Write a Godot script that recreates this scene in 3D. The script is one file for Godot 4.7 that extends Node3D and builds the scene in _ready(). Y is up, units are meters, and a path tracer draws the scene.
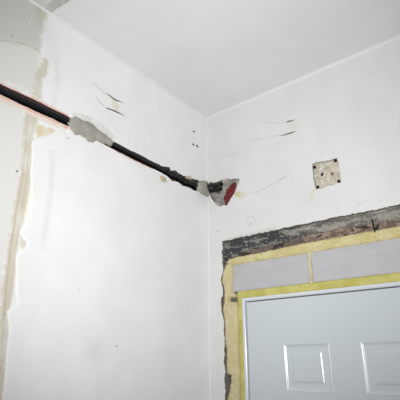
extends Node3D
# A stripped room corner: two white plastered walls and a ceiling, a chased conduit, and a new door set in foam and blocks.
# x runs along the door wall (plane z = 0), z along the left wall (plane x = 0), y is up; metres.

const UNIT := 0.0058                       # metres per calibration unit (door leaf 0.88 m)
const HIGH := 3.1                          # ceiling height
const LONG := 3.2                          # left wall length
const WIDE := 2.8                          # door wall length
const FOCAL := 432.6                       # pixels, 400 x 400 frame
const CORE := 0.06                         # depth at which the masonry core starts
var eye := Vector3(230.3 * UNIT, HIGH - 229.2 * UNIT, 297.2 * UNIT)
var view := Basis(Vector3.UP, deg_to_rad(38.876)) * Basis(Vector3.RIGHT, deg_to_rad(20.638)) * Basis(Vector3.BACK, deg_to_rad(-0.158))
var rough := FastNoiseLite.new()
var fine := FastNoiseLite.new()
var taken := {}

# ---------------------------------------------------------------- helpers
func ray(px: float, py: float) -> Vector3:
	return view * Vector3(px - 200.0, 200.0 - py, -FOCAL)

func on_left(px: float, py: float, deep := 0.0) -> Vector2:      # (z, y) on the plane x = -deep
	var d := ray(px, py)
	var p := eye + d * ((-deep - eye.x) / d.x)
	return Vector2(p.z, p.y)

func on_door(px: float, py: float, deep := 0.0) -> Vector2:      # (x, y) on the plane z = -deep
	var d := ray(px, py)
	var p := eye + d * ((-deep - eye.z) / d.z)
	return Vector2(p.x, p.y)

func on_top(px: float, py: float) -> Vector2:                     # (x, z) on the ceiling
	var d := ray(px, py)
	var p := eye + d * ((HIGH - eye.y) / d.y)
	return Vector2(p.x, p.z)

func outline(side: String, pts: Array, deep := 0.0) -> PackedVector2Array:
	var r := PackedVector2Array()
	for p in pts:
		if side == "left": r.append(on_left(p[0], p[1], deep))
		elif side == "door": r.append(on_door(p[0], p[1], deep))
		else: r.append(on_top(p[0], p[1]))
	return r

func at(side: String, p: Vector2, h: float) -> Vector3:
	if side == "left": return Vector3(h, p.y, p.x)
	if side == "door": return Vector3(p.x, p.y, h)
	return Vector3(p.x, HIGH - h, p.y)

func facing(side: String) -> Vector3:
	return Vector3.RIGHT if side == "left" else Vector3.BACK if side == "door" else Vector3.DOWN

func mat(c: Color, r := 0.9, vertex := false) -> StandardMaterial3D:
	var m := StandardMaterial3D.new()
	m.albedo_color = c
	m.roughness = r
	m.vertex_color_use_as_albedo = vertex
	return m

func tri(st: SurfaceTool, a: Vector3, b: Vector3, c: Vector3, n: Vector3) -> void:
	var q := [a, b, c] if (c - a).cross(b - a).dot(n) > 0.0 else [a, c, b]
	for p in q: st.add_vertex(p)

func quad(st: SurfaceTool, a: Vector3, b: Vector3, c: Vector3, d: Vector3, n: Vector3) -> void:
	tri(st, a, b, c, n)
	tri(st, a, c, d, n)

func start(smooth := false) -> SurfaceTool:
	var st := SurfaceTool.new()
	st.begin(Mesh.PRIMITIVE_TRIANGLES)
	st.set_smooth_group(0 if smooth else -1)
	return st

func box(st: SurfaceTool, lo: Vector3, hi: Vector3) -> void:
	for axis in 3:
		for s in [0, 1]:
			var n := Vector3.ZERO
			n[axis] = 1.0 if s else -1.0
			var u := (axis + 1) % 3
			var v := (axis + 2) % 3
			var c := []
			for k in [[0, 0], [1, 0], [1, 1], [0, 1]]:
				var p := lo
				p[axis] = hi[axis] if s else lo[axis]
				if k[0]: p[u] = hi[u]
				if k[1]: p[v] = hi[v]
				c.append(p)
			quad(st, c[0], c[1], c[2], c[3], n)

func put(called: String, st: SurfaceTool, m: Material, parent: Node = self) -> MeshInstance3D:
	st.generate_normals()
	st.index()
	var o := MeshInstance3D.new()
	o.name = called
	o.mesh = st.commit()
	o.material_override = m
	o.cast_shadow = GeometryInstance3D.SHADOW_CASTING_SETTING_ON
	parent.add_child(o, true)
	return o

func thing(called: String, label: String, category: String, where: Vector3, group := "") -> Node3D:
	var o := Node3D.new()
	var k: int = taken.get(called, 0)
	o.name = called if k == 0 else "%s_%03d" % [called, k]
	taken[called] = k + 1
	add_child(o, true)
	o.position = where
	tag(o, label, category, group)
	return o

func tag(o: Node, label: String, category: String, group := "") -> void:
	o.set_meta("label", label)
	o.set_meta("category", category)
	if group: o.set_meta("group", group)

func setting(o: Node, label: String, category: String) -> void:
	o.set_meta("kind", "structure")
	tag(o, label, category)

func settle(o: Node3D) -> void:                                   # parts were shaped in room coordinates
	for c in o.get_children():
		if c is Node3D: c.position -= o.position

# surface with holes: split until every piece is simple, then triangulate
func pieces(piece: PackedVector2Array, holes: Array, out: Array, depth := 0) -> void:
	var left := [piece]
	for h in holes:
		var next := []
		for p in left:
			var cut := Geometry2D.clip_polygons(p, h)
			var ring := false
			for c in cut:
				if Geometry2D.is_polygon_clockwise(c): ring = true
			if ring and depth < 14:
				var b := bounds(piece)
				var m := bounds(h).get_center()
				var halves := []
				if depth % 2 == 0:
					halves = [Rect2(b.position, Vector2(m.x - b.position.x, b.size.y)), Rect2(Vector2(m.x, b.position.y), Vector2(b.end.x - m.x, b.size.y))]
				else:
					halves = [Rect2(b.position, Vector2(b.size.x, m.y - b.position.y)), Rect2(Vector2(b.position.x, m.y), Vector2(b.size.x, b.end.y - m.y))]
				for r in halves:
					for q in Geometry2D.intersect_polygons(piece, rect(r)):
						pieces(q, holes, out, depth + 1)
				return
			next.append_array(cut)
		left = next
	out.append_array(left)

func bounds(p: PackedVector2Array) -> Rect2:
	var r := Rect2(p[0], Vector2.ZERO)
	for q in p: r = r.expand(q)
	return r

func rect(r: Rect2) -> PackedVector2Array:
	return PackedVector2Array([r.position, Vector2(r.end.x, r.position.y), r.end, Vector2(r.position.x, r.end.y)])

func sheet(side: String, area: PackedVector2Array, holes: Array, size: Vector2) -> SurfaceTool:
	var st := start()
	var out := []
	pieces(area, holes, out)
	for p in out:
		if p.size() < 3: continue
		var t := Geometry2D.triangulate_polygon(p)
		for i in range(0, t.size(), 3):
			var three := [p[t[i]], p[t[i + 1]], p[t[i + 2]]]
			var w := []
			for q in three: w.append(at(side, q, 0.0))
			if (w[2] - w[0]).cross(w[1] - w[0]).dot(facing(side)) < 0.0: three = [three[0], three[2], three[1]]
			for q in three:
				st.set_uv(Vector2(q.x / size.x, 1.0 - q.y / size.y))
				st.add_vertex(at(side, q, 0.0))
	return st

# the inner sides of a cut, and its bottom when it has one
func cut_sides(st: SurfaceTool, side: String, p: PackedVector2Array, deep: float, floored: bool) -> void:
	var mid := Vector2.ZERO
	for q in p: mid += q / p.size()
	for i in p.size():
		var a := p[i]
		var b := p[(i + 1) % p.size()]
		var n2 := (b - a).orthogonal()
		if Geometry2D.is_polygon_clockwise(p): n2 = -n2
		# clip_polygons outlines are solid to the left; a cut's sides look to its inside
		var inside := (a + b) * 0.5 + n2.normalized() * 0.0005
		if not Geometry2D.is_point_in_polygon(inside, p): n2 = -n2
		quad(st, at(side, a, 0), at(side, b, 0), at(side, b, -deep), at(side, a, -deep), at(side, n2, 0.0) - at(side, Vector2.ZERO, 0.0))
	if floored:
		var t := Geometry2D.triangulate_polygon(p)
		for i in range(0, t.size(), 3):
			tri(st, at(side, p[t[i]], -deep), at(side, p[t[i + 1]], -deep), at(side, p[t[i + 2]], -deep), facing(side))

func edge_distance(q: Vector2, p: PackedVector2Array) -> float:   # positive inside
	var d := 1e9
	for i in p.size():
		d = minf(d, q.distance_squared_to(Geometry2D.get_closest_point_to_segment(q, p[i], p[(i + 1) % p.size()])))
	d = sqrt(d)
	return d if Geometry2D.is_point_in_polygon(q, p) else -d

# a rough slab inside an outline: height(q, inset) above the wall plane, its rim dropping to 'base'
func relief(side: String, p: PackedVector2Array, cell: float, base: float, ragged: float, height: Callable, color: Callable) -> SurfaceTool:
	var st := start(true)
	var b := bounds(p).grow(cell * 2.0)
	var nu := int(b.size.x / cell) + 2
	var nv := int(b.size.y / cell) + 2
	var pos := PackedVector3Array()
	var col := PackedColorArray()
	var on := PackedByteArray()
	for j in nv:
		for i in nu:
			var q := b.position + Vector2(i, j) * cell
			var d := edge_distance(q, p) + ragged * rough.get_noise_2d(q.x * 900.0, q.y * 900.0)
			var h: float = height.call(q, d) if d > 0.0 else base
			pos.append(at(side, q, h))
			col.append(color.call(q, d))
			on.append(1 if d > 0.0 else 0)
	var n := facing(side)
	for j in nv - 1:
		for i in nu - 1:
			var a := j * nu + i
			var k := [a, a + 1, a + nu + 1, a + nu]
			if not (on[k[0]] or on[k[1]] or on[k[2]] or on[k[3]]): continue
			for t in [[k[0], k[1], k[2]], [k[0], k[2], k[3]]]:
				var w: Array = t
				if (pos[t[2]] - pos[t[0]]).cross(pos[t[1]] - pos[t[0]]).dot(n) < 0.0: w = [t[0], t[2], t[1]]
				for v in w:
					st.set_color(col[v])
					st.add_vertex(pos[v])
	return st

func tube(path: PackedVector3Array, radius: Callable, sides := 14) -> SurfaceTool:
	var st := start(true)
	var rings := []
	for i in path.size():
		var t := (path[mini(i + 1, path.size() - 1)] - path[maxi(i - 1, 0)]).normalized()
		var u := t.cross(Vector3.UP).normalized()
		var v := u.cross(t).normalized()
		var ring := PackedVector3Array()
		for k in sides:
			var a := TAU * k / sides
			ring.append(path[i] + (u * cos(a) + v * sin(a)) * float(radius.call(i, a)))
		rings.append(ring)
	for i in path.size() - 1:
		for k in sides:
			var l := (k + 1) % sides
			var mid: Vector3 = (rings[i][k] + rings[i][l]) * 0.5 - path[i]
			quad(st, rings[i][k], rings[i][l], rings[i + 1][l], rings[i + 1][k], mid)
	for e in [0, path.size() - 1]:
		var out := path[0] - path[1] if e == 0 else path[e] - path[e - 1]
		for k in sides:
			tri(st, path[e], rings[e][k], rings[e][(k + 1) % sides], out)
	return st

func smooth_path(pts: PackedVector3Array, step: float) -> PackedVector3Array:
	var c := Curve3D.new()
	c.bake_interval = step
	for i in pts.size():
		var t := (pts[mini(i + 1, pts.size() - 1)] - pts[maxi(i - 1, 0)]) / 6.0
		c.add_point(pts[i], -t, t)
	return c.get_baked_points()

# ---------------------------------------------------------------- painted textures (stuff on the surface: paint, plaster, dust)
class Coat:
	var w: int
	var h: int
	var size: Vector2
	var rgb: PackedFloat32Array
	var grain: FastNoiseLite
	func _init(area: Vector2, pixel: float, base: Color, patch: float, seed_value: int) -> void:
		size = area
		w = int(area.x / pixel)
		h = int(area.y / pixel)
		rgb.resize(w * h * 3)
		grain = FastNoiseLite.new()
		grain.seed = seed_value
		grain.frequency = 0.02
		grain.fractal_octaves = 4
		var coarse := FastNoiseLite.new()
		coarse.seed = seed_value + 7
		coarse.frequency = 0.006
		coarse.fractal_octaves = 5
		var a := coarse.get_image(w, h).get_data()
		var b := grain.get_image(w, h).get_data()
		for i in w * h:
			var k := 1.0 + patch * ((a[i] - 128.0) / 128.0 + 0.5 * (b[i] - 128.0) / 128.0)
			rgb[i * 3] = base.r * k
			rgb[i * 3 + 1] = base.g * k
			rgb[i * 3 + 2] = base.b * k
	func blend(i: int, c: Color, a: float) -> void:
		rgb[i * 3] = lerpf(rgb[i * 3], c.r, a)
		rgb[i * 3 + 1] = lerpf(rgb[i * 3 + 1], c.g, a)
		rgb[i * 3 + 2] = lerpf(rgb[i * 3 + 2], c.b, a)
	# a smear of matter with a ragged edge
	func smear(p: PackedVector2Array, c: Color, alpha: float, soft: float, ragged: float, patchy := 0.0) -> void:
		var r := Rect2(p[0], Vector2.ZERO)
		for q in p: r = r.expand(q)
		r = r.grow(soft + ragged)
		for j in range(maxi(0, int((1.0 - r.end.y / size.y) * h)), mini(h, int((1.0 - r.position.y / size.y) * h) + 1)):
			for i in range(maxi(0, int(r.position.x / size.x * w)), mini(w, int(r.end.x / size.x * w) + 1)):
				var q := Vector2((i + 0.5) / w * size.x, (1.0 - (j + 0.5) / h) * size.y)
				var d := 1e9
				for k in p.size():
					d = minf(d, q.distance_squared_to(Geometry2D.get_closest_point_to_segment(q, p[k], p[(k + 1) % p.size()])))
				d = sqrt(d) * (1.0 if Geometry2D.is_point_in_polygon(q, p) else -1.0)
				d += ragged * grain.get_noise_2d(q.x * 1600.0, q.y * 1600.0)
				var a := smoothstep(-soft * 0.5, soft * 0.5, d) * alpha
				if patchy > 0.0: a *= clampf(1.0 - patchy + patchy * 2.2 * (grain.get_noise_2d(q.x * 700.0 + 99.0, q.y * 260.0) + 0.35), 0.0, 1.0)
				if a > 0.003: blend(j * w + i, c, a)
	func stroke(p: PackedVector2Array, wide: float, c: Color, alpha: float, ragged: float, patchy := 0.0) -> void:
		var r := Rect2(p[0], Vector2.ZERO)
		for q in p: r = r.expand(q)
		r = r.grow(wide + ragged)
		for j in range(maxi(0, int((1.0 - r.end.y / size.y) * h)), mini(h, int((1.0 - r.position.y / size.y) * h) + 1)):
			for i in range(maxi(0, int(r.position.x / size.x * w)), mini(w, int(r.end.x / size.x * w) + 1)):
				var q := Vector2((i + 0.5) / w * size.x, (1.0 - (j + 0.5) / h) * size.y)
				var d := 1e9
				for k in p.size() - 1:
					d = minf(d, q.distance_to(Geometry2D.get_closest_point_to_segment(q, p[k], p[k + 1])))
				d += ragged * grain.get_noise_2d(q.x * 1600.0, q.y * 1600.0)
				var a := (1.0 - smoothstep(wide * 0.3, wide * 0.5, d)) * alpha
				if patchy > 0.0: a *= clampf(1.0 - patchy + patchy * 2.2 * (grain.get_noise_2d(q.x * 700.0 + 99.0, q.y * 260.0) + 0.35), 0.0, 1.0)
				if a > 0.003: blend(j * w + i, c, a)
	func texture() -> ImageTexture:
		var bytes := PackedByteArray()
		bytes.resize(w * h * 3)
		for i in w * h * 3: bytes[i] = int(clampf(rgb[i], 0.0, 1.0) * 255.0)
		return ImageTexture.create_from_image(Image.create_from_data(w, h, false, Image.FORMAT_RGB8, bytes))

func coated(coat: Coat, r: float) -> StandardMaterial3D:
	var m := StandardMaterial3D.new()
	m.albedo_texture = coat.texture()
	m.roughness = r
	return m

# ---------------------------------------------------------------- the scene
func _ready() -> void:
	rough.seed = 11
	rough.frequency = 0.05
	rough.fractal_octaves = 3
	fine.seed = 23
	fine.frequency = 0.16
	fine.fractal_octaves = 3
	var camera := Camera3D.new()
	camera.name = "camera"
	camera.transform = Transform3D(view, eye)
	camera.fov = rad_to_deg(2.0 * atan(200.0 / FOCAL))
	camera.near = 0.02
	add_child(camera)
	camera.current = true
	var env := Environment.new()
	env.background_mode = Environment.BG_COLOR
	env.background_color = Color(0, 0, 0)
	env.tonemap_mode = Environment.TONE_MAPPER_LINEAR
	env.tonemap_exposure = 1.0
	env.sdfgi_enabled = true
	env.ssao_enabled = true
	env.ssil_enabled = true
	var around := WorldEnvironment.new()
	around.name = "environment"
	around.environment = env
	add_child(around)
	# the picture was taken with the camera's own small flash, just above the lens: the only light
	var flash := SpotLight3D.new()
	flash.name = "camera_flash"
	flash.position = eye + view * Vector3(-0.03, 0.05, 0.0)
	flash.basis = view * Basis(Vector3.UP, deg_to_rad(-2.0)) * Basis(Vector3.RIGHT, deg_to_rad(2.0))
	flash.light_energy = 3.3
	flash.light_color = Color(1.0, 1.0, 1.0)
	flash.light_size = 0.02
	flash.spot_range = 12.0
	flash.spot_attenuation = 2.0
	flash.spot_angle = 47.0
	flash.spot_angle_attenuation = 1.0
	flash.shadow_enabled = true
	add_child(flash)

	build_left_wall()
	build_door_wall()
	build_ceiling_and_rest()
	build_door()
	build_lintel()
	build_blocks_and_foam()
	build_conduit()
	build_corner_hole()
	build_patch()

var masonry := mat(Color(0.46, 0.36, 0.31), 0.95)
var groove_top := [[0, 83.8], [14, 90.1], [35, 99.8], [52, 108.4], [67, 115.9], [92, 129.6], [113, 142.2], [132, 151.6], [150, 161], [162, 167], [167, 168], [172, 171.4], [178, 172.6], [184, 176], [192, 178.5], [201, 181], [207.4, 183]]
var groove_low := [[207.6, 195], [200, 191.5], [194, 190.6], [188, 187], [183, 186], [178, 182], [172, 181], [167, 176], [158, 171], [150, 167.6], [140, 162.7], [128, 157], [113, 149.2], [90, 137], [67, 126], [52, 118.5], [35, 111], [24, 105.8], [20, 104.2], [12, 100], [0, 94.5]]

func crack(side: String, pts: Array, wide: float) -> PackedVector2Array:   # a sliver, pointed at both ends
	var mid := outline(side, pts)
	var up := PackedVector2Array()
	var low := PackedVector2Array()
	for i in mid.size():
		var t := float(i) / (mid.size() - 1)
		var w := wide * 0.5 * (0.12 + sin(PI * t)) * (1.0 + 0.5 * rough.get_noise_1d(i * 37.0 + wide * 9e4))
		var d := (mid[mini(i + 1, mid.size() - 1)] - mid[maxi(i - 1, 0)]).normalized().orthogonal()
		up.append(mid[i] + d * w)
		low.append(mid[i] - d * w)
	low.reverse()
	up.append_array(low)
	return up

func roughen(p: PackedVector2Array, step: float, amount: float) -> PackedVector2Array:
	var r := PackedVector2Array()
	for i in p.size():
		var a := p[i]
		var b := p[(i + 1) % p.size()]
		var n := maxi(1, int(a.distance_to(b) / step)) if a.distance_to(b) < 0.12 else 1
		for k in n:
			var q := a.lerp(b, float(k) / n)
			r.append(q + Vector2(rough.get_noise_2d(q.x * 1500.0, q.y * 1500.0), rough.get_noise_2d(q.x * 1500.0 + 400.0, q.y * 1500.0)) * amount if a.y > 1.0 and a.x > 0.002 else q)
	return r

func to_floor(p: PackedVector2Array) -> PackedVector2Array:        # run an outline that leaves the frame on down to the floor
	var low := bounds(p).position.y + 0.04
	var r := p.duplicate()
	for i in r.size():
		if r[i].y < low: r[i].y = 0.02
	return r

func ccw(p: PackedVector2Array) -> PackedVector2Array:
	var q := p.duplicate()
	if Geometry2D.is_polygon_clockwise(q): q.reverse()
	return q

func build_left_wall() -> void:
	var wall := Node3D.new()
	wall.name = "wall_left"
	add_child(wall)
	setting(wall, "white plastered wall with the chased groove and a tan vertical strip", "wall")
	# paint and plaster
	var size := Vector2(LONG, HIGH)
	var coat := Coat.new(size, 0.0026, Color(0.942, 0.943, 0.942), 0.018, 3)
	var o := func(p: Array) -> PackedVector2Array: return outline("left", p)
	var tan := Color(0.80, 0.765, 0.69)
	# old greyer paint beyond the strip where a partition once met the wall
	coat.smear(o.call([[-260, -190], [40, -8], [45, 20], [41, 50], [36, 95], [-260, -20]]), Color(0.865, 0.863, 0.84), 0.85, 0.035, 0.02)
	coat.smear(o.call([[-260, -190], [38, -8], [43, 14], [39, 49], [20, 43], [0, 41], [-260, 0]]), Color(0.79, 0.79, 0.768), 0.75, 0.035, 0.02)
	coat.smear(o.call([[34, -5], [48, 8], [46, 20], [43, 32], [38, 20]]), Color(0.74, 0.73, 0.64), 0.6, 0.02, 0.012, 0.4)
	coat.smear(o.call([[42, 20], [50, 17], [56, 36], [60, 62], [48, 66], [44, 50]]), Color(0.905, 0.905, 0.925), 0.55, 0.03, 0.016, 0.4)
	coat.smear(o.call([[45, 58], [48, 62], [47, 72], [42, 84], [41, 100], [33, 97], [33, 80], [37, 70]]), Color(0.78, 0.76, 0.68), 0.7, 0.014, 0.010, 0.5)
	coat.smear(o.call([[56, 60], [60, 64], [59, 84], [56, 108], [52, 106], [54, 84]]), Color(0.87, 0.865, 0.835), 0.6, 0.02, 0.010, 0.5)
	coat.stroke(o.call([[-20, 38], [0, 40.5], [12, 41.5], [22, 43.5], [32, 47], [40, 50.5]]), 0.007, Color(0.72, 0.70, 0.61), 0.7, 0.002, 0.5)
	# below the groove
	coat.smear(to_floor(o.call([[-260, -20], [22, 108], [27, 125], [20, 178], [12, 225], [4, 270], [-2, 330], [-6, 420], [-260, 420]])), Color(0.885, 0.88, 0.865), 0.9, 0.02, 0.01)
	coat.smear(to_floor(o.call([[25, 112], [38, 118], [34, 135], [32, 155], [31, 178], [27, 205], [23, 222], [19, 236], [16, 260], [14.5, 288], [9, 308], [7.5, 340], [4, 384], [-2, 420], [-10, 420], [-3, 350], [1, 300], [5, 268], [9, 240], [14, 208], [20, 178], [23, 150]])), tan, 0.85, 0.016, 0.006, 0.3)
	coat.stroke(o.call([[26, 140], [22, 178], [16, 212], [11, 245], [7, 280], [4, 320], [1, 370]]), 0.006, Color(0.70, 0.66, 0.57), 0.5, 0.003, 0.5)
	coat.stroke(o.call([[29.5, 140], [26, 180], [21, 215], [15, 255], [11.5, 290], [6, 340]]), 0.005, Color(0.74, 0.70, 0.61), 0.4, 0.003, 0.5)
	coat.stroke(o.call([[31, 186], [29.5, 196], [27.5, 206], [25, 216]]), 0.008, Color(0.95, 0.93, 0.80), 0.9, 0.003)
	coat.smear(o.call([[37, 124], [43, 126], [56, 130], [52, 134], [42, 137], [37, 139]]), Color(0.85, 0.79, 0.64), 0.8, 0.008, 0.006, 0.3)
	coat.smear(o.call([[50, 140], [56, 136], [54, 165], [53, 190], [49, 215], [44, 250], [40, 246], [45, 214], [49, 185]]), Color(0.86, 0.86, 0.85), 0.6, 0.03, 0.012, 0.4)
	coat.smear(o.call([[34, 160], [41, 164], [40, 176], [36, 176]]), Color(0.82, 0.80, 0.75), 0.6, 0.01, 0.006, 0.3)
	coat.smear(o.call([[19, 232], [31, 226], [29, 246], [22, 252]]), Color(0.82, 0.79, 0.72), 0.7, 0.008, 0.006, 0.3)
	# red brick dust and chalk along the chase
	coat.stroke(o.call([[-30, 68], [0, 82.6], [35, 98.8], [67, 114.8]]), 0.010, Color(0.88, 0.66, 0.57), 0.6, 0.002, 0.3)
	coat.stroke(o.call([[-30, 82], [0, 95.6], [12, 101.3], [24, 107], [35, 112.5], [52, 120], [67, 127.6]]), 0.013, Color(0.87, 0.63, 0.52), 0.75, 0.003, 0.4)
	coat.stroke(o.call([[0, 99], [20, 108], [40, 118], [64, 129]]), 0.02, Color(0.90, 0.80, 0.73), 0.6, 0.006, 0.5)
	coat.stroke(o.call([[116, 151.5], [128, 158], [140, 163.5], [152, 169]]), 0.012, Color(0.89, 0.78, 0.71), 0.7, 0.004, 0.5)
	coat.smear(o.call([[160, 176], [166, 178], [167, 182], [162, 182]]), Color(0.84, 0.76, 0.60), 0.85, 0.004, 0.004)
	# wiped gypsum round the dab
	coat.smear(o.call([[72, 114], [80, 113], [92, 118], [104, 126], [113, 134], [115, 142], [100, 136], [80, 122]]), Color(0.82, 0.82, 0.80), 0.7, 0.02, 0.012, 0.45)
	# torn paint between the scratches and other marks
	coat.smear(o.call([[112, 98], [118, 104], [120, 111], [112, 108]]), Color(0.87, 0.85, 0.77), 0.7, 0.008, 0.006, 0.2)
	coat.stroke(o.call([[93, 82], [99, 88], [104, 92.5], [110, 96]]), 0.005, Color(0.66, 0.65, 0.60), 0.55, 0.002, 0.3)
	coat.stroke(o.call([[96, 97], [100, 102.5], [104, 106]]), 0.005, Color(0.66, 0.65, 0.60), 0.55, 0.002, 0.3)
	coat.smear(o.call([[88, 340], [98, 338], [104, 346], [102, 358], [92, 362], [84, 352]]), Color(0.85, 0.85, 0.875), 0.35, 0.06, 0.012)
	for d in [[17, 171, 0.010], [11.5, 36, 0.006], [68, 138, 0.006], [116.5, 346, 0.004], [79, 290, 0.003], [150, 198, 0.003]]:
		coat.stroke(o.call([[d[0] - 0.3, d[1]], [d[0] + 0.3, d[1] + 0.2]]), d[2], Color(0.42, 0.41, 0.40), 0.8, 0.001)
	coat.stroke(o.call([[29, 22.5], [29.6, 22.7]]), 0.009, Color(0.97, 0.97, 0.97), 0.9, 0.002)
	var paint := coated(coat, 0.8)
	# cuts: the chase, two torn scratches, three pocks
	var chase := outline("left", groove_top)
	var low := outline("left", groove_low)
	var y_top := chase[0].y
	var y_low := low[low.size() - 1].y
	chase[chase.size() - 1] = Vector2(-0.01, chase[chase.size() - 2].y)
	low[0] = Vector2(-0.01, low[1].y - 0.004)
	for z in [1.45, 1.7, 1.95, 2.2]:
		chase.insert(0, Vector2(z, y_top + 0.003 * rough.get_noise_1d(z * 300.0)))
	chase.append_array(low)
	for z in [1.45, 1.7, 1.95, 2.2]:
		chase.append(Vector2(z, y_low + 0.003 * rough.get_noise_1d(z * 500.0)))
	chase = ccw(roughen(chase, 0.012, 0.0025))
	var small := [
		crack("left", [[106, 93], [108, 94.5], [111, 96.5], [114, 99], [117, 100.5], [120, 101.5], [124, 103.5]], 0.0075),
		crack("left", [[105, 107.3], [107, 108.3], [111, 109.5], [116, 111.5], [121, 114], [125.5, 116.5]], 0.006),
		crack("left", [[192.5, 131.2], [194, 131.6], [195.4, 132]], 0.011),
		crack("left", [[191.5, 143.5], [193.2, 144.6], [194.6, 145.4]], 0.010),
		crack("left", [[195.4, 145], [197.4, 146.2], [199, 147.6]], 0.013)]
	var holes := [chase]
	for s in small: holes.append(ccw(s))
	put("plaster_face", sheet("left", rect(Rect2(0, 0, LONG, HIGH)), holes, size), paint, wall)
	var st := start()
	cut_sides(st, "left", Geometry2D.intersect_polygons(chase, rect(Rect2(0, 0, LONG, HIGH)))[0], CORE, false)
	put("groove_side", st, mat(Color(0.47, 0.28, 0.27), 0.95), wall)
	for s in small:
		st = start()
		cut_sides(st, "left", ccw(s), 0.012, true)
		put("crack", st, mat(Color(0.40, 0.37, 0.32), 0.95), wall)
	st = start()
	box(st, Vector3(-0.24, 0, -0.24), Vector3(-CORE, HIGH, LONG))
	put("masonry_core", st, masonry, wall)
	# the newer skim coat, torn off along the strip, feathered out to the right
	var skim := outline("left", [[32, 142], [35, 139.5], [41, 137], [49, 135], [57, 132.5], [66, 131.5], [66, 160], [62, 200], [58, 240], [52, 300], [46, 350], [42, 420], [1, 420], [4.5, 386], [7.5, 345], [9.8, 330], [7, 311.6], [17.4, 304.6], [16, 288], [16.5, 262], [16.6, 255], [25, 248], [27, 242.5], [19.6, 233.4], [24, 225], [29, 217], [31, 198], [30.5, 178], [32, 158]])
	skim = to_floor(skim)
	var torn := skim.slice(12)
	torn.append(skim[0])
	for k in 5: torn.append(skim[k])
	var shape := func(q: Vector2, d: float) -> float:
		var t := 1e9
		for k in torn.size() - 1: t = minf(t, q.distance_to(Geometry2D.get_closest_point_to_segment(q, torn[k], torn[k + 1])))
		return minf(0.0030 - 0.055 * t, 0.0012 + maxf(d, 0.0))
	var white := func(q: Vector2, _d: float) -> Color: return Color(0.872, 0.874, 0.872) * (1.0 + 0.02 * rough.get_noise_2d(q.x * 90.0, q.y * 90.0))
	put("plaster_skim", relief("left", skim, 0.005, -0.001, 0.003, shape, white), mat(Color.WHITE, 0.8, true), wall)
	for s in [[[160, 175], [165, 177], [166, 181], [163, 182], [160, 179]], [[184, 175.5], [190, 176], [193, 179], [190, 180], [185, 178]]]:
		var lump := outline("left", s)
		put("plaster_crumb", relief("left", lump, 0.003, -0.003, 0.003, func(q: Vector2, d: float) -> float: return 0.001 + minf(0.006, d * 0.6) * (1.0 + 0.5 * fine.get_noise_2d(q.x * 900, q.y * 900)), func(_q: Vector2, _d: float) -> Color: return Color(0.55, 0.48, 0.34)), mat(Color.WHITE, 0.95, true), wall)

# outline of the broken plaster round the door: top edge under the lintel, ragged left edge
var opening_left := [[222.4, 241], [222.6, 247], [221.8, 253], [222.6, 259], [222.2, 263], [223.4, 268], [222, 274], [220.8, 280], [222.4, 287], [223, 293], [221.4, 298], [220.8, 304], [221.4, 311], [223, 317], [224, 324], [223.6, 332], [224.8, 339], [224, 347], [224.6, 354], [223.8, 362], [225, 371], [224.4, 380], [225.2, 390], [225, 400]]

func broken_edge() -> PackedVector2Array:
	var p := PackedVector2Array()
	var a := on_door(222.4, 241)
	var b := on_door(400, 204)
	var y := a.y
	var x := 1.30
	var slope := (b.y - a.y) / (b.x - a.x)
	p.append(Vector2(x, 0))
	while x > a.x + 0.02:
		p.append(Vector2(x, y + slope * (x - a.x) + 0.004 * rough.get_noise_1d(x * 700.0)))
		x -= 0.03
	for q in outline("door", opening_left): p.append(q)
	p.append(Vector2(p[p.size() - 1].x + 0.003, 1.2))
	p.append(Vector2(p[p.size() - 1].x - 0.002, 0.6))
	p.append(Vector2(p[p.size() - 1].x, 0))
	return ccw(p)

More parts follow.
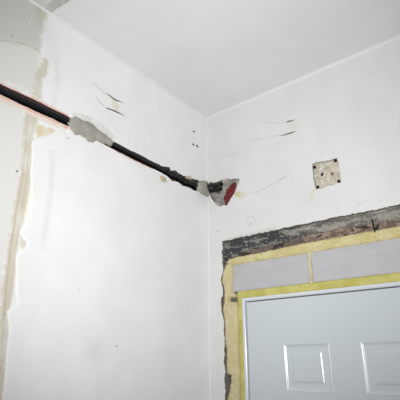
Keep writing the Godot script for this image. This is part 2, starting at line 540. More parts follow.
func build_door_wall() -> void:
	var wall := Node3D.new()
	wall.name = "wall_back"
	add_child(wall)
	setting(wall, "white plastered wall broken open around the new door", "wall")
	var size := Vector2(WIDE, HIGH)
	var coat := Coat.new(size, 0.0026, Color(0.880, 0.882, 0.880), 0.018, 5)
	var o := func(p: Array) -> PackedVector2Array: return outline("door", p)
	# greyer skim near the broken strip, hairlines, dirt
	coat.stroke(o.call([[238, 197], [244, 195.5], [248, 194], [256, 192.5], [264, 189], [272, 184.5], [280, 180], [288, 175]]), 0.0055, Color(0.68, 0.67, 0.64), 0.55, 0.002, 0.5)
	coat.smear(o.call([[238, 190], [246, 191], [249, 195], [242, 199], [237, 198]]), Color(0.84, 0.82, 0.72), 0.3, 0.01, 0.006, 0.4)
	coat.stroke(o.call([[247, 219], [250, 216], [254, 216.5], [255.5, 221], [253, 225], [249, 225.5], [247, 222]]), 0.005, Color(0.76, 0.76, 0.76), 0.7, 0.003, 0.4)
	coat.stroke(o.call([[250, 224], [252.5, 222]]), 0.006, Color(0.72, 0.72, 0.72), 0.7, 0.002)
	coat.stroke(o.call([[355, 209], [357, 206], [361, 203.5], [367, 201]]), 0.007, Color(0.80, 0.80, 0.785), 0.7, 0.003, 0.3)
	coat.stroke(o.call([[222, 158], [232, 154.5], [240, 152]]), 0.008, Color(0.80, 0.80, 0.78), 0.6, 0.003, 0.4)
	coat.stroke(o.call([[252, 141], [266, 138], [280, 135]]), 0.008, Color(0.81, 0.81, 0.79), 0.6, 0.004, 0.4)
	coat.stroke(o.call([[262, 121], [272, 123.5], [282, 123], [289, 121]]), 0.007, Color(0.80, 0.80, 0.77), 0.6, 0.003, 0.3)
	coat.smear(o.call([[289, 121], [297, 119], [300, 126], [298, 132], [289, 134]]), Color(0.86, 0.85, 0.80), 0.45, 0.02, 0.010, 0.4)
	coat.smear(o.call([[306, 196], [320, 192], [336, 190], [336, 204], [312, 210], [304, 204]]), Color(0.87, 0.86, 0.875), 0.6, 0.02, 0.012, 0.3)
	coat.smear(o.call([[228, 238], [250, 232], [275, 227], [276, 230], [250, 236], [226, 241]]), Color(0.80, 0.79, 0.76), 0.7, 0.01, 0.006, 0.5)
	coat.stroke(o.call([[313, 190], [312, 195], [311, 200]]), 0.018, Color(0.87, 0.84, 0.76), 0.8, 0.006, 0.2)
	for d in [[218, 231.3, 0.006], [227, 205, 0.003]]:
		coat.stroke(o.call([[d[0] - 0.3, d[1]], [d[0] + 0.3, d[1] + 0.2]]), d[2], Color(0.42, 0.41, 0.40), 0.8, 0.001)
	coat.smear(o.call([[217, 300], [221, 290], [220, 330], [222, 400], [216, 400], [216, 340]]), Color(0.86, 0.855, 0.85), 0.5, 0.02, 0.006, 0.3)
	var paint := coated(coat, 0.8)
	var opening := ccw(roughen(broken_edge(), 0.008, 0.005))
	var hole := ccw(roughen(outline("door", corner_hole), 0.006, 0.005))
	var plate := ccw(roughen(outline("door", plate_edge), 0.005, 0.004))
	var small := [
		crack("door", [[286, 122.2], [288, 121.8], [291, 120.8], [295, 119.6]], 0.007),
		crack("door", [[279, 135.6], [284, 135], [288, 133.8], [292, 132.6], [296, 131.2]], 0.006)]
	var holes := [opening, hole, plate]
	for s in small: holes.append(ccw(s))
	put("plaster_face", sheet("door", rect(Rect2(0, 0, WIDE, HIGH)), holes, size), paint, wall)
	var st := start()
	cut_sides(st, "door", opening, CORE, false)
	put("broken_edge", st, mat(Color(0.52, 0.50, 0.47), 0.95), wall)
	st = start()
	cut_sides(st, "door", hole, CORE, false)
	put("hole_side", st, mat(Color(0.55, 0.50, 0.45), 0.95), wall)
	st = start()
	cut_sides(st, "door", plate, 0.012, true)
	put("patch_edge", st, mat(Color(0.62, 0.60, 0.55), 0.95), wall)
	for s in small:
		st = start()
		cut_sides(st, "door", ccw(s), 0.012, true)
		put("crack", st, mat(Color(0.40, 0.37, 0.32), 0.95), wall)
	st = start()
	box(st, Vector3(0, 0, -0.24), Vector3(0.15, HIGH, -CORE))
	box(st, Vector3(1.24, 0, -0.24), Vector3(WIDE, HIGH, -CORE))
	box(st, Vector3(0.15, 2.30, -0.24), Vector3(1.24, HIGH, -CORE))
	put("masonry_core", st, masonry, wall)

func fillet(a: Vector3, b: Vector3, n1: Vector3, n2: Vector3, r: float) -> SurfaceTool:   # the rounded plaster in an inside corner
	var st := start(true)
	var many := 24
	for i in many:
		for k in 6:
			var c := []
			for e in [[i, k], [i + 1, k], [i + 1, k + 1], [i, k + 1]]:
				var t: float = PI * 0.5 * e[1] / 6.0
				var p := a.lerp(b, float(e[0]) / many)
				var rr := r * (1.0 + 0.35 * rough.get_noise_3dv(p * 90.0))
				c.append(p + n1 * rr * (1.0 - sin(t)) + n2 * rr * (1.0 - cos(t)))
			quad(st, c[0], c[1], c[2], c[3], n1 + n2)
	return st

func build_ceiling_and_rest() -> void:
	var top := Node3D.new()
	top.name = "ceiling"
	add_child(top)
	setting(top, "plain off-white plaster ceiling with a grey strip left by a partition", "ceiling")
	var size := Vector2(WIDE, LONG)
	var coat := Coat.new(size, 0.004, Color(0.885, 0.887, 0.89), 0.015, 9)
	var o := func(p: Array) -> PackedVector2Array: return outline("top", p)
	coat.smear(o.call([[47, 13], [58, 6], [72, -3], [90, -14], [120, -34], [110, -40], [80, -22], [60, -10], [44, 8]]), Color(0.70, 0.69, 0.66), 0.75, 0.012, 0.008, 0.4)
	coat.stroke(o.call([[50, 12], [62, 4.5], [74, -3], [110, -26]]), 0.008, Color(0.60, 0.59, 0.55), 0.7, 0.003, 0.3)
	coat.smear(o.call([[-30, -30], [30, 0], [44, 8], [60, -10], [40, -40]]), Color(0.82, 0.815, 0.79), 0.7, 0.02, 0.01)
	var st := start()
	for t in [[0, 1, 2], [0, 2, 3]]:
		var c := [Vector2(0, 0), Vector2(WIDE, 0), Vector2(WIDE, LONG), Vector2(0, LONG)]
		var w: Array = t
		if (at("top", c[t[2]], 0) - at("top", c[t[0]], 0)).cross(at("top", c[t[1]], 0) - at("top", c[t[0]], 0)).y > 0.0: w = [t[0], t[2], t[1]]
		for k in w:
			st.set_uv(Vector2(c[k].x / size.x, 1.0 - c[k].y / size.y))
			st.add_vertex(at("top", c[k], 0))
	put("plaster_face", st, coated(coat, 0.85), top)
	st = start()
	box(st, Vector3(-0.24, HIGH + 0.001, -0.24), Vector3(WIDE + 0.2, HIGH + 0.2, LONG + 0.2))
	put("slab", st, mat(Color(0.6, 0.6, 0.6)), top)
	var white := mat(Color(0.90, 0.90, 0.895), 0.8)
	put("corner_fillet", fillet(Vector3(0, HIGH, 0), Vector3(0, HIGH, LONG), Vector3.RIGHT, Vector3.DOWN, 0.008), white, top)
	put("corner_fillet", fillet(Vector3(0, HIGH, 0), Vector3(WIDE, HIGH, 0), Vector3.BACK, Vector3.DOWN, 0.012), white, top)
	var door_wall := get_node("wall_back")
	var y1 := on_door(209, 181).y
	var y0 := on_door(209, 201).y
	put("corner_fillet", fillet(Vector3(0, y1, 0), Vector3(0, HIGH, 0), Vector3.RIGHT, Vector3.BACK, 0.007), white, door_wall)
	put("corner_fillet", fillet(Vector3(0, 0, 0), Vector3(0, y0, 0), Vector3.RIGHT, Vector3.BACK, 0.007), white, door_wall)
	# the room behind the camera: it closes the space and sends the flash back
	for w in [["floor", Vector3(-0.24, -0.2, -0.24), Vector3(WIDE + 0.2, 0, LONG + 0.2), Color(0.55, 0.53, 0.50), "bare grey cement floor of the room"],
			["wall_right", Vector3(WIDE, 0, 0), Vector3(WIDE + 0.2, HIGH, LONG), Color(0.91, 0.91, 0.90), "white wall opposite the chased wall"],
			["wall_front", Vector3(-0.24, 0, LONG), Vector3(WIDE + 0.2, HIGH, LONG + 0.2), Color(0.91, 0.91, 0.90), "white wall opposite the door"]]:
		st = start()
		box(st, w[1], w[2])
		var s := put(w[0], st, mat(w[3], 0.9))
		setting(s, w[4], "floor" if w[0] == "floor" else "wall")

# ---------------------------------------------------------------- the door
var frame_deep := 0.012
var leaf_deep := 0.016

func build_door() -> void:
	var door := Node3D.new()
	door.name = "door_1"
	add_child(door)
	setting(door, "pale grey panelled metal door in a thin white frame", "door")
	var fx := on_door(243.1, 350, frame_deep).x                    # outer left of the frame
	var fy := (on_door(250, 296.9, frame_deep).y + on_door(400, 281.5, frame_deep).y) * 0.5
	var lx := on_door(248.5, 350, leaf_deep).x                     # left and top of the leaf
	var ly := (on_door(260, 301.4, leaf_deep).y + on_door(400, 287.0, leaf_deep).y) * 0.5
	var p1 := on_door(283.2, 344, leaf_deep)
	var p2 := on_door(332.5, 391.5, leaf_deep)
	var p3 := on_door(359.8, 342, leaf_deep)
	var w := p2.x - p1.x + 0.004
	var leaf_w := (p1.x - lx) * 2.0 + w + (p3.x - p1.x)
	var rx := lx + leaf_w
	var enamel := mat(Color(0.80, 0.828, 0.84), 0.28)
	enamel.metallic_specular = 0.6
	var white := mat(Color(0.86, 0.875, 0.90), 0.22)
	white.metallic_specular = 0.7
	# frame: a rolled profile swept up, across and down
	var fw := minf(lx - fx, fy - ly) - 0.0042
	var prof := [[0.0, -0.06], [0.0, -0.004], [0.002, -0.001], [0.004, 0.0], [fw * 0.55, 0.0], [fw * 0.8, -0.0015], [fw - 0.001, -0.005], [fw, -0.06]]
	var st := start(true)
	var path := [Vector2(fx, 0), Vector2(fx, fy), Vector2(rx + (lx - fx), fy), Vector2(rx + (lx - fx), 0)]
	var inward := [Vector2(1, 0), Vector2(1, -1), Vector2(-1, -1), Vector2(-1, 0)]
	for s in 3:
		for k in prof.size() - 1:
			st.set_smooth_group(s * 3 + (1 if k == 0 else 2 if k < prof.size() - 2 else 3))
			var c := []
			for e in [[s, k], [s + 1, k], [s + 1, k + 1], [s, k + 1]]:
				var q: Vector2 = path[e[0]] + inward[e[0]] * prof[e[1]][0]
				c.append(Vector3(q.x, q.y, -frame_deep + prof[e[1]][1]))
			quad(st, c[0], c[1], c[2], c[3], Vector3(0, 0, 1) + Vector3(inward[s + 1].x if s != 1 else 0.0, 0.0 if s != 1 else -1.0, 0) * (0.5 if k > 3 else -0.5))
	put("frame", st, white, door)
	# the frame's back stop behind the leaf
	st = start()
	box(st, Vector3(fx + 0.004, 0, -0.10), Vector3(rx + (lx - fx) - 0.004, fy - 0.004, -0.075))
	put("rebate", st, white, door)
	# leaf: stiles and rails round six pressed panels
	var leaf := Node3D.new()
	leaf.name = "leaf"
	door.add_child(leaf)
	var top_h := p1.y - on_door(286.6, 391.5, leaf_deep).y
	var cols := [p1.x, p3.x]
	var rows := [[p1.y - top_h, p1.y], [1.02, p1.y - top_h - 0.11], [0.25, 0.80]]
	var holes := []
	for x in cols:
		for r in rows: holes.append(ccw(rect(Rect2(x, r[0], w, r[1] - r[0]))))
	st = start()
	var out := []
	pieces(rect(Rect2(lx, 0.005, leaf_w, ly - 0.005)), holes, out)
	for p in out:
		var t := Geometry2D.triangulate_polygon(p)
		for i in range(0, t.size(), 3):
			tri(st, at("door", p[t[i]], -leaf_deep), at("door", p[t[i + 1]], -leaf_deep), at("door", p[t[i + 2]], -leaf_deep), Vector3.BACK)
	var ring := [Vector2(lx, 0.005), Vector2(lx + leaf_w, 0.005), Vector2(lx + leaf_w, ly), Vector2(lx, ly)]
	for i in 4:
		var a: Vector2 = ring[i]
		var b: Vector2 = ring[(i + 1) % 4]
		var n := (b - a).orthogonal()
		quad(st, at("door", a, -leaf_deep), at("door", b, -leaf_deep), at("door", b, -0.07), at("door", a, -0.07), Vector3(-n.x, -n.y, 0) * -1.0)
	put("skin", st, enamel, leaf)
	# pressed panel: stepped ogee down, flat margin, field rising again
	var steps := [[0.0, 0.0], [0.0012, 0.0008], [0.003, 0.0008], [0.0055, -0.0018], [0.0075, -0.0018], [0.0105, -0.0045], [0.0125, -0.005], [0.033, -0.005], [0.0355, -0.0046], [0.039, -0.0022], [0.041, -0.002], [0.05, -0.002]]
	for x in cols:
		for r in rows:
			st = start(true)
			var lo := Vector2(x, r[0])
			var hi := Vector2(x + w, r[1])
			for k in steps.size() - 1:
				var rings := []
				for e in [k, k + 1]:
					var m: float = steps[e][0]
					rings.append([Vector2(lo.x + m, lo.y + m), Vector2(hi.x - m, lo.y + m), Vector2(hi.x - m, hi.y - m), Vector2(lo.x + m, hi.y - m)])
				for i in 4:
					st.set_smooth_group(i + 1)
					var j := (i + 1) % 4
					quad(st, at("door", rings[0][i], -leaf_deep + steps[k][1]), at("door", rings[0][j], -leaf_deep + steps[k][1]), at("door", rings[1][j], -leaf_deep + steps[k + 1][1]), at("door", rings[1][i], -leaf_deep + steps[k + 1][1]), Vector3.BACK)
			st.set_smooth_group(9)
			quad(st, Vector3(lo.x + 0.05, lo.y + 0.05, -leaf_deep - 0.002), Vector3(hi.x - 0.05, lo.y + 0.05, -leaf_deep - 0.002), Vector3(hi.x - 0.05, hi.y - 0.05, -leaf_deep - 0.002), Vector3(lo.x + 0.05, hi.y - 0.05, -leaf_deep - 0.002), Vector3.BACK)
			put("pressed_panel", st, enamel, leaf)

# ---------------------------------------------------------------- broken lintel over the door
func build_lintel() -> void:
	var a := on_door(222.4, 241)
	var lintel := thing("concrete_lintel", "rough dark concrete lintel exposed in the broken plaster over the door", "lintel", Vector3(0.6, a.y - 0.09, -0.05))
	var face := outline("door", [[221.5, 240], [260, 232], [300, 224], [340, 215.8], [380, 207.5], [430, 197], [430, 212.5], [400, 219.5], [380, 222.5], [360, 225], [340, 227.5], [320, 232], [300, 237], [280, 242], [260, 246.5], [238, 251.5], [232, 262], [226, 262], [221.6, 264]], 0.012)
	var lump := func(q: Vector2, d: float) -> float:
		return -0.022 + 0.010 * rough.get_noise_2d(q.x * 420.0, q.y * 900.0) + 0.005 * fine.get_noise_2d(q.x * 700.0, q.y * 700.0) + minf(0.006, d * 0.25)
	var tone := func(q: Vector2, _d: float) -> Color:
		var n := rough.get_noise_2d(q.x * 170.0 + 50.0, q.y * 560.0)
		var f := fine.get_noise_2d(q.x * 420.0, q.y * 420.0 + 31.0)
		var tar := Color(0.055, 0.058, 0.062).lerp(Color(0.24, 0.24, 0.21), smoothstep(0.0, 0.45, n + 0.3 * f))
		var concrete := Color(0.17, 0.16, 0.14).lerp(Color(0.36, 0.34, 0.30), smoothstep(-0.4, 0.4, n + 0.5 * f))
		return tar.lerp(concrete, smoothstep(0.40, 0.62, q.x + 0.10 * n + 0.05 * f)).lerp(Color(0.50, 0.48, 0.43), 0.7 * smoothstep(0.32, 0.5, fine.get_noise_2d(q.x * 300.0 + 61.0, q.y * 520.0)))
	put("concrete_face", relief("door", face, 0.0028, -0.05, 0.004, lump, tone), mat(Color.WHITE, 0.95, true), lintel)
	# the brick course below it, joints open
	var starts := [on_door(245, 252, 0.02).x, on_door(300, 240, 0.02).x, on_door(374.2, 224, 0.02).x, on_door(374.2, 224, 0.02).x + 0.24]
	var y0 := on_door(340, 238.5, 0.02).y
	var tilt := (on_door(400, 228, 0.02).y - on_door(245, 257, 0.02).y) / (on_door(400, 228, 0.02).x - on_door(245, 257, 0.02).x)
	var xr := on_door(340, 238.5, 0.02).x
	for k in 3:
		var x0: float = starts[k] + 0.004
		var x1: float = starts[k + 1] - 0.004
		var p := PackedVector2Array()
		var m := 9
		for i in m + 1:
			var x := lerpf(x0, x1, float(i) / m)
			p.append(Vector2(x, y0 + tilt * (x - xr) - 0.012 + 0.002 * rough.get_noise_1d(x * 800.0)))
		for i in m + 1:
			var x := lerpf(x1, x0, float(i) / m)
			var pxh := 0.056 if k == 2 else 0.060 if k == 1 else 0.052
			p.append(Vector2(x, y0 + tilt * (x - xr) - 0.012 + pxh + 0.008 * rough.get_noise_1d(x * 900.0 + 77.0)))
		var bump := func(q: Vector2, d: float) -> float:
			return -0.027 + 0.009 * rough.get_noise_2d(q.x * 500.0 + 9.0, q.y * 700.0) + 0.005 * fine.get_noise_2d(q.x * 800.0, q.y * 800.0) + minf(0.004, d * 0.3)
		var clay := func(q: Vector2, _d: float) -> Color:
			var n := rough.get_noise_2d(q.x * 380.0 + 17.0, q.y * 600.0)
			var f := fine.get_noise_2d(q.x * 500.0, q.y * 500.0)
			var c := Color(0.17, 0.115, 0.09).lerp(Color(0.34, 0.26, 0.21), smoothstep(-0.5, 0.5, n + 0.5 * f))
			if k == 0: c = c.lerp(Color(0.12, 0.105, 0.09), 0.6)
			return c.lerp(Color(0.05, 0.04, 0.035), smoothstep(0.12, 0.3, rough.get_noise_2d(q.x * 240.0 + 170.0, q.y * 420.0)))
		put("brick", relief("door", ccw(p), 0.0028, -0.05, 0.005, bump, clay), mat(Color.WHITE, 0.95, true), lintel)
	# a nail left in the open joint
	var st := tube(smooth_path(PackedVector3Array([Vector3(starts[2], y0 + tilt * (starts[2] - xr) - 0.004, -0.012), Vector3(starts[2] - 0.003, y0 + 0.05 + tilt * (starts[2] - xr), -0.008)]), 0.01), func(_i: int, _a: float) -> float: return 0.0035, 8)
	put("nail", st, mat(Color(0.12, 0.09, 0.08), 0.6), lintel)
	settle(lintel)

# ---------------------------------------------------------------- blocks over the door and the foam that holds them
func build_blocks_and_foam() -> void:
	var deep := 0.022
	var top0 := on_door(233, 264, deep)
	var top1 := on_door(400, 236.8, deep)
	var bot0 := on_door(240, 291.5, deep)
	var bot1 := on_door(400, 273.5, deep)
	var yt := (top0.y + top1.y) * 0.5
	var yb := (bot0.y + bot1.y) * 0.5
	var xa := on_door(231.2, 280, deep).x
	var xs0 := on_door(308, 268, deep).x
	var xs1 := on_door(311, 268, deep).x
	var dusty := func(q: Vector2, _d: float) -> Color:
		var n := rough.get_noise_2d(q.x * 130.0, q.y * 420.0)
		var f := fine.get_noise_2d(q.x * 300.0, q.y * 300.0)
		return Color(0.50, 0.497, 0.52) * (1.0 + 0.06 * n + 0.05 * f)
	for b in [[xa, xs0, "shorter lilac-grey aerated concrete block beside the ragged wall edge over the door"], [xs1, 1.215, "longer lilac-grey aerated concrete block over the door beyond the foam seam"]]:
		var block := thing("aerated_block", b[2], "block", Vector3((b[0] + b[1]) * 0.5, yb, -deep - 0.04), "aerated blocks over the door")
		var area := rect(Rect2(b[0], yb, b[1] - b[0], yt - yb))
		var face := func(q: Vector2, d: float) -> float: return -deep - 0.003 + minf(0.003, d) + 0.0006 * fine.get_noise_2d(q.x * 500.0, q.y * 500.0)
		put("face", relief("door", area, 0.005, -0.10, 0.0, face, dusty), mat(Color.WHITE, 0.95, true), block)
		settle(block)
	# foam
	var foam := thing("expanding_foam", "yellow expanding foam filling the gaps around door frame and blocks", "foam", Vector3(xa, yb, -0.05))
	var pores := func(q: Vector2, d: float) -> float:
		var p := smoothstep(0.18, 0.42, fine.get_noise_2d(q.x * 620.0, q.y * 620.0))
		return -0.018 + minf(0.007, d * 0.8) + 0.004 * rough.get_noise_2d(q.x * 500.0, q.y * 500.0) - 0.004 * p
	var straw := func(q: Vector2, d: float) -> Color:
		var n := rough.get_noise_2d(q.x * 300.0 + 5.0, q.y * 300.0)
		var f := fine.get_noise_2d(q.x * 480.0, q.y * 480.0)
		var c := Color(0.62, 0.54, 0.26).lerp(Color(0.70, 0.63, 0.37), smoothstep(-0.5, 0.5, n))
		return c.lerp(Color(0.50, 0.40, 0.19), 0.6 * smoothstep(0.1, 0.45, f))
	var foam_mat := mat(Color.WHITE, 0.9, true)
	var left := outline("door", [[226, 264], [230, 262.5], [231.6, 262], [231.2, 275], [231, 291], [236.2, 296.5], [228, 297.4], [227.6, 302], [236.6, 301.8], [237.4, 330], [238.2, 360], [239, 400], [239.6, 430], [227, 430], [227, 400], [230.4, 384], [230.8, 376], [226.4, 374], [225.6, 366], [226.4, 352], [224.8, 344], [224.4, 330], [223.8, 318], [222, 310], [223.4, 303], [223.8, 296], [223.4, 288], [221.6, 281], [222.4, 273], [224.4, 268]], 0.006)
	left = to_floor(left)
	var straw_left := func(q: Vector2, d: float) -> Color: return straw.call(q, d).lerp(Color(0.62, 0.54, 0.36), 0.5)
	var proud := func(q: Vector2, d: float) -> float: return pores.call(q, d) + 0.008
	put("wall_bead", relief("door", left, 0.0026, -0.05, 0.003, proud, straw_left), foam_mat, foam)
	var top := outline("door", [[225, 263], [229, 258.6], [236, 256.6], [260, 252.2], [280, 248], [300, 243.5], [320, 240], [340, 236.2], [370, 230.8], [400, 225.4], [430, 219.4], [430, 231.5], [400, 237.6], [370, 242.2], [340, 247.2], [310, 252.6], [280, 257.5], [250, 262], [232, 265]], 0.014)
	put("top_bead", relief("door", top, 0.0026, -0.05, 0.0008, pores, straw), foam_mat, foam)
	var seam := outline("door", [[306.8, 250], [310.6, 250], [311, 256], [310.4, 262], [311.4, 268], [311, 276], [311.6, 285], [309.4, 285], [309, 276], [308.2, 268], [307.6, 260], [307, 255]], 0.016)
	put("seam_bead", relief("door", seam, 0.002, -0.05, 0.003, func(q: Vector2, d: float) -> float: return -0.021 + minf(0.007, d) + 0.003 * fine.get_noise_2d(q.x * 500.0, q.y * 500.0), func(q: Vector2, d: float) -> Color: return straw.call(q, d).lerp(Color(0.72, 0.68, 0.52), 0.6)), foam_mat, foam)
	var olive := func(q: Vector2, _d: float) -> Color:
		var n := rough.get_noise_2d(q.x * 160.0 + 5.0, q.y * 160.0)
		return Color(0.50, 0.455, 0.125).lerp(Color(0.60, 0.55, 0.19), smoothstep(-0.4, 0.4, n))
	var smooth_side := func(q: Vector2, d: float) -> float: return -0.020 + minf(0.005, d) + 0.0012 * rough.get_noise_2d(q.x * 300.0, q.y * 300.0)
	var fx := on_door(243.1, 350, frame_deep).x
	var fy := (on_door(250, 296.9, frame_deep).y + on_door(400, 281.5, frame_deep).y) * 0.5
	var strip := PackedVector2Array([Vector2(fx - 0.027, yb - 0.002), Vector2(fx + 0.002, yb - 0.002), Vector2(fx + 0.002, 0.02), Vector2(fx - 0.025, 0.02)])
	put("frame_bead", relief("door", ccw(strip), 0.004, -0.05, 0.002, smooth_side, olive), foam_mat, foam)
	var over := PackedVector2Array([Vector2(fx - 0.026, fy - 0.002), Vector2(1.18, fy - 0.002), Vector2(1.18, yb + 0.003), Vector2(fx - 0.026, yb + 0.003)])
	put("frame_bead", relief("door", ccw(over), 0.004, -0.05, 0.0015, smooth_side, olive), foam_mat, foam)
	settle(foam)
	# bare masonry that shows in the ragged slot beside the foam
	var jamb := outline("door", [[219, 236], [238, 236], [239, 296], [240, 430], [221, 430], [219, 300]], 0.03)
	jamb = to_floor(jamb)
	var grit := func(q: Vector2, _d: float) -> float: return -0.030 + 0.010 * rough.get_noise_2d(q.x * 500.0, q.y * 500.0)
	var dark := func(q: Vector2, _d: float) -> Color:
		return Color(0.12, 0.115, 0.105).lerp(Color(0.30, 0.285, 0.26), smoothstep(-0.2, 0.5, rough.get_noise_2d(q.x * 320.0, q.y * 320.0)))
	put("jamb_masonry", relief("door", ccw(jamb), 0.005, -0.05, 0.0, grit, dark), mat(Color.WHITE, 0.95, true), get_node("wall_back"))

# ---------------------------------------------------------------- conduit in the chase
func build_conduit() -> void:
	var pts := PackedVector3Array()
	var first := on_left(-4, 88.4, 0.02)
	for z in [2.15, 1.8, 1.5]: pts.append(Vector3(-0.02, first.y, z))
	for p in [[0, 90.3], [35, 106.4], [67, 121.4], [92, 133.6], [120, 148], [142, 159], [160, 168], [176, 176.8], [190, 183.2], [199, 187]]:
		var q := on_left(p[0], p[1], 0.015)
		pts.append(Vector3(-0.015, q.y, q.x))
	var yc := on_door(212, 187.5, 0.01).y
	pts.append(Vector3(-0.004, yc + 0.004, 0.022))
	pts.append(Vector3(0.03, yc, -0.008))
	pts.append(Vector3(0.085, yc - 0.006, -0.014))
	var path := smooth_path(pts, 0.006)
	var girth := func(i: int, a: float) -> float:
		var z := path[i].z
		var r := 0.0160 + 0.0006 * rough.get_noise_1d(z * 400.0)
		if z < 0.0: r += 0.003
		if z < 0.40: r += 0.0055 * smoothstep(0.40, 0.28, z) * (0.75 + 2.2 * rough.get_noise_2d(z * 480.0, sin(a) * 6.0))
		return r
	var o := put("cable_conduit", tube(path, girth, 16), mat(Color(0.035, 0.042, 0.06), 0.38))
	tag(o, "black cable conduit lying in the long wall chase", "conduit")
	# gypsum dab over it
	var dab := outline("left", [[69.5, 120], [71, 117.6], [76, 116.2], [80, 118.6], [85, 121], [90, 122], [95, 126.4], [98, 129.6], [104, 133.6], [110, 138.4], [113.6, 142.2], [112, 145.4], [107, 144], [102, 142.4], [96, 141.4], [92, 142.6], [88, 142], [85.4, 138.6], [81, 136], [75, 134.6], [72, 131.4], [69.6, 126]])
	var lump := func(q: Vector2, d: float) -> float: return 0.001 + 0.012 * (1.0 - exp(-d / 0.012)) + 0.004 * rough.get_noise_2d(q.x * 260.0, q.y * 260.0) * minf(1.0, d / 0.01)
	var grey := func(q: Vector2, _d: float) -> Color: return Color(0.36, 0.345, 0.30) * (1.0 + 0.12 * rough.get_noise_2d(q.x * 300.0, q.y * 300.0) + 0.05 * fine.get_noise_2d(q.x * 300.0, q.y * 300.0))
	var g := put("plaster_dab", relief("left", ccw(dab), 0.003, -0.004, 0.006, lump, grey), mat(Color.WHITE, 0.95, true))
	tag(g, "long grey gypsum dab covering the conduit midway along the chase", "plaster dab")
	var corner := outline("left", [[197, 184], [198.6, 181.4], [203, 180.6], [206, 181], [208, 182], [208.4, 188], [208.2, 197], [204, 195.6], [200, 193.4], [197.6, 190]])
	var fist := func(q: Vector2, d: float) -> float: return 0.002 + 0.016 * (1.0 - exp(-d / 0.012)) + 0.005 * rough.get_noise_2d(q.x * 400.0, q.y * 400.0) * minf(1.0, d / 0.01)
	g = put("mortar_dab", relief("left", ccw(corner), 0.003, -0.004, 0.004, fist, grey), mat(Color.WHITE, 0.95, true))
	tag(g, "small grey mortar dab holding the conduit in the room corner", "mortar dab")

var corner_hole := [[209.2, 182.2], [214, 182.8], [218, 181.4], [222, 179.8], [227, 179.4], [233, 179], [239.6, 178.6], [239, 182], [237.4, 186], [236.4, 191], [233.4, 195], [230, 199.6], [227, 205.4], [223.6, 204.6], [221.4, 206], [218, 203], [214.4, 202.4], [211.4, 198.4], [209.2, 193]]

func build_corner_hole() -> void:
	var hole := get_node("wall_back")
	var brick := outline("door", [[222.8, 205], [223.2, 196], [225.6, 189.6], [229, 184.8], [233, 181.6], [237.6, 179.6], [237.2, 186], [235, 192.6], [231, 198], [226.6, 206]], 0.02)
	var chip := func(q: Vector2, d: float) -> float: return -0.028 + 0.012 * rough.get_noise_2d(q.x * 420.0 + 40.0, q.y * 420.0) + 0.006 * fine.get_noise_2d(q.x * 600.0, q.y * 600.0)
	var red := func(q: Vector2, _d: float) -> Color:
		var n := fine.get_noise_2d(q.x * 320.0, q.y * 320.0)
		return Color(0.17, 0.016, 0.020).lerp(Color(0.26, 0.075, 0.065), smoothstep(0.15, 0.5, n))
	var b := put("brick", relief("door", ccw(brick), 0.0024, -CORE, 0.004, chip, red), mat(Color.WHITE, 0.9, true), hole)
	b.set_meta("label", "dark red broken brick inside the corner hole")
	var rubble := outline("door", [[209, 191.5], [213, 192], [219, 191.4], [221.4, 186], [213, 184], [214, 181], [222, 179], [238, 178], [237.6, 180.4], [230, 182], [225, 186.6], [222.4, 196], [223.6, 205], [218, 203.6], [214, 203], [211, 199], [209, 194]], 0.012)
	var grit := func(q: Vector2, d: float) -> float: return -0.026 + minf(0.008, d * 0.5) + 0.022 * rough.get_noise_2d(q.x * 420.0, q.y * 420.0) + 0.006 * fine.get_noise_2d(q.x * 700.0, q.y * 700.0)
	var grey := func(q: Vector2, _d: float) -> Color:
		return Color(0.30, 0.295, 0.275).lerp(Color(0.38, 0.37, 0.34), smoothstep(-0.3, 0.4, rough.get_noise_2d(q.x * 480.0 + 3.0, q.y * 480.0)))
	put("rubble", relief("door", ccw(rubble), 0.0024, -CORE, 0.004, grit, grey), mat(Color.WHITE, 0.95, true), hole)
	var crumbs := [[[221.6, 181], [224, 179], [230, 177.8], [226, 180.6], [222.6, 183]], [[215, 201], [218, 203.4], [222, 206.2], [219.4, 207.2], [215.6, 204.4]], [[236.6, 182], [239, 178.8], [238.6, 184], [236.6, 190], [234.4, 195], [234, 194], [236, 188]]]
	for c in crumbs:
		put("plaster_crumb", relief("door", ccw(outline("door", c)), 0.0022, -0.02, 0.003, func(q: Vector2, d: float) -> float: return 0.001 + minf(0.005, d), func(_q: Vector2, _d: float) -> Color: return Color(0.47, 0.43, 0.37)), mat(Color.WHITE, 0.95, true), hole)
	var dab := outline("door", [[234, 196], [236, 192.6], [239.6, 191.4], [241.8, 193.4], [240, 196], [237, 197.6]])
	var f := put("foam_dab", relief("door", ccw(dab), 0.0022, -0.004, 0.003, func(q: Vector2, d: float) -> float: return 0.001 + minf(0.008, d * 0.8) + 0.002 * fine.get_noise_2d(q.x * 600.0, q.y * 600.0), func(_q: Vector2, _d: float) -> Color: return Color(0.66, 0.60, 0.38)), mat(Color.WHITE, 0.9, true))
	tag(f, "tiny pale yellow foam dab at the edge of the corner hole", "foam")

# ---------------------------------------------------------------- square patch with four plugs
var plate_edge := [[312.2, 164.2], [315, 162.8], [320, 162], [325, 161.2], [330, 160], [334, 158.6], [337.6, 158], [338.6, 162], [339.4, 170], [340.4, 177], [341.2, 182.2], [338, 184], [332, 185.4], [326, 186.6], [321, 188.6], [316.6, 189.6], [314.8, 187], [314, 180], [313, 172]]

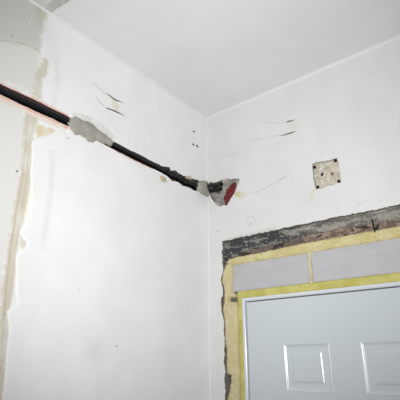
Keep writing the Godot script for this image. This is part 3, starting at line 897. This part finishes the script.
func build_patch() -> void:
	var p := ccw(roughen(outline("door", plate_edge), 0.005, 0.004))
	var mid := bounds(p).get_center()
	var patch := thing("mounting_patch", "square beige mounting patch with dark plug in each corner above the lintel", "mounting patch", Vector3(mid.x, bounds(p).position.y, -0.006))
	var plugs := []
	for q in [[314.8, 167.4], [335.6, 160.8], [339, 181.4], [318, 187.2]]: plugs.append([on_door(q[0], q[1], 0.004), 0.0072])
	var centre := [[on_door(322.2, 174.4, 0.004), 0.0075], [on_door(332.4, 173.8, 0.004), 0.0072], [on_door(326, 168.4, 0.004), 0.0035], [on_door(325.6, 177.4, 0.004), 0.003]]
	var boss := on_door(327, 171.6, 0.004)
	var height := func(q: Vector2, d: float) -> float:
		var h := -0.005 + 0.0016 * rough.get_noise_2d(q.x * 420.0, q.y * 420.0) + minf(0.0015, d * 0.3)
		h += 0.004 * (1.0 - smoothstep(0.018, 0.026, q.distance_to(boss)))
		for c in centre:
			if q.distance_to(c[0]) < c[1]: h -= 0.007
		return h
	var tone := func(q: Vector2, d: float) -> Color:
		var n := rough.get_noise_2d(q.x * 330.0, q.y * 330.0)
		var f := fine.get_noise_2d(q.x * 400.0, q.y * 400.0)
		var c := Color(0.50, 0.45, 0.355).lerp(Color(0.62, 0.565, 0.47), smoothstep(-0.4, 0.4, n))
		if d < 0.012: c = c.lerp(Color(0.42, 0.41, 0.38), smoothstep(0.012, 0.003, d) * smoothstep(-0.3, 0.3, f + 0.15))
		for k in 4:
			if q.distance_to(centre[k][0]) < centre[k][1] * 1.15: c = [Color(0.07, 0.065, 0.06), Color(0.25, 0.19, 0.14), Color(0.28, 0.24, 0.2), Color(0.3, 0.26, 0.2)][k]
		return c.lerp(Color(0.72, 0.70, 0.66), 0.6 * smoothstep(0.2, 0.4, rough.get_noise_2d(q.x * 600.0 + 300.0, q.y * 600.0))) * (1.0 + 0.22 * f)
	put("plaster", relief("door", p, 0.0016, -0.012, 0.002, height, tone), mat(Color.WHITE, 0.95, true), patch)
	for g in plugs:
		var c: Vector2 = g[0]
		var st := start()
		var r: float = g[1]
		var many := 14
		for i in many:
			var a := Vector2.from_angle(TAU * i / many)
			var b := Vector2.from_angle(TAU * (i + 1) / many)
			quad(st, at("door", c + a * r, -0.012), at("door", c + b * r, -0.012), at("door", c + b * r, 0.0), at("door", c + a * r, 0.0), Vector3(a.x, a.y, 0))
			tri(st, at("door", c, -0.0025), at("door", c + a * r, 0.0), at("door", c + b * r, 0.0), Vector3.BACK)
		put("wall_plug", st, mat(Color(0.035, 0.035, 0.035), 0.8), patch)
	settle(patch)
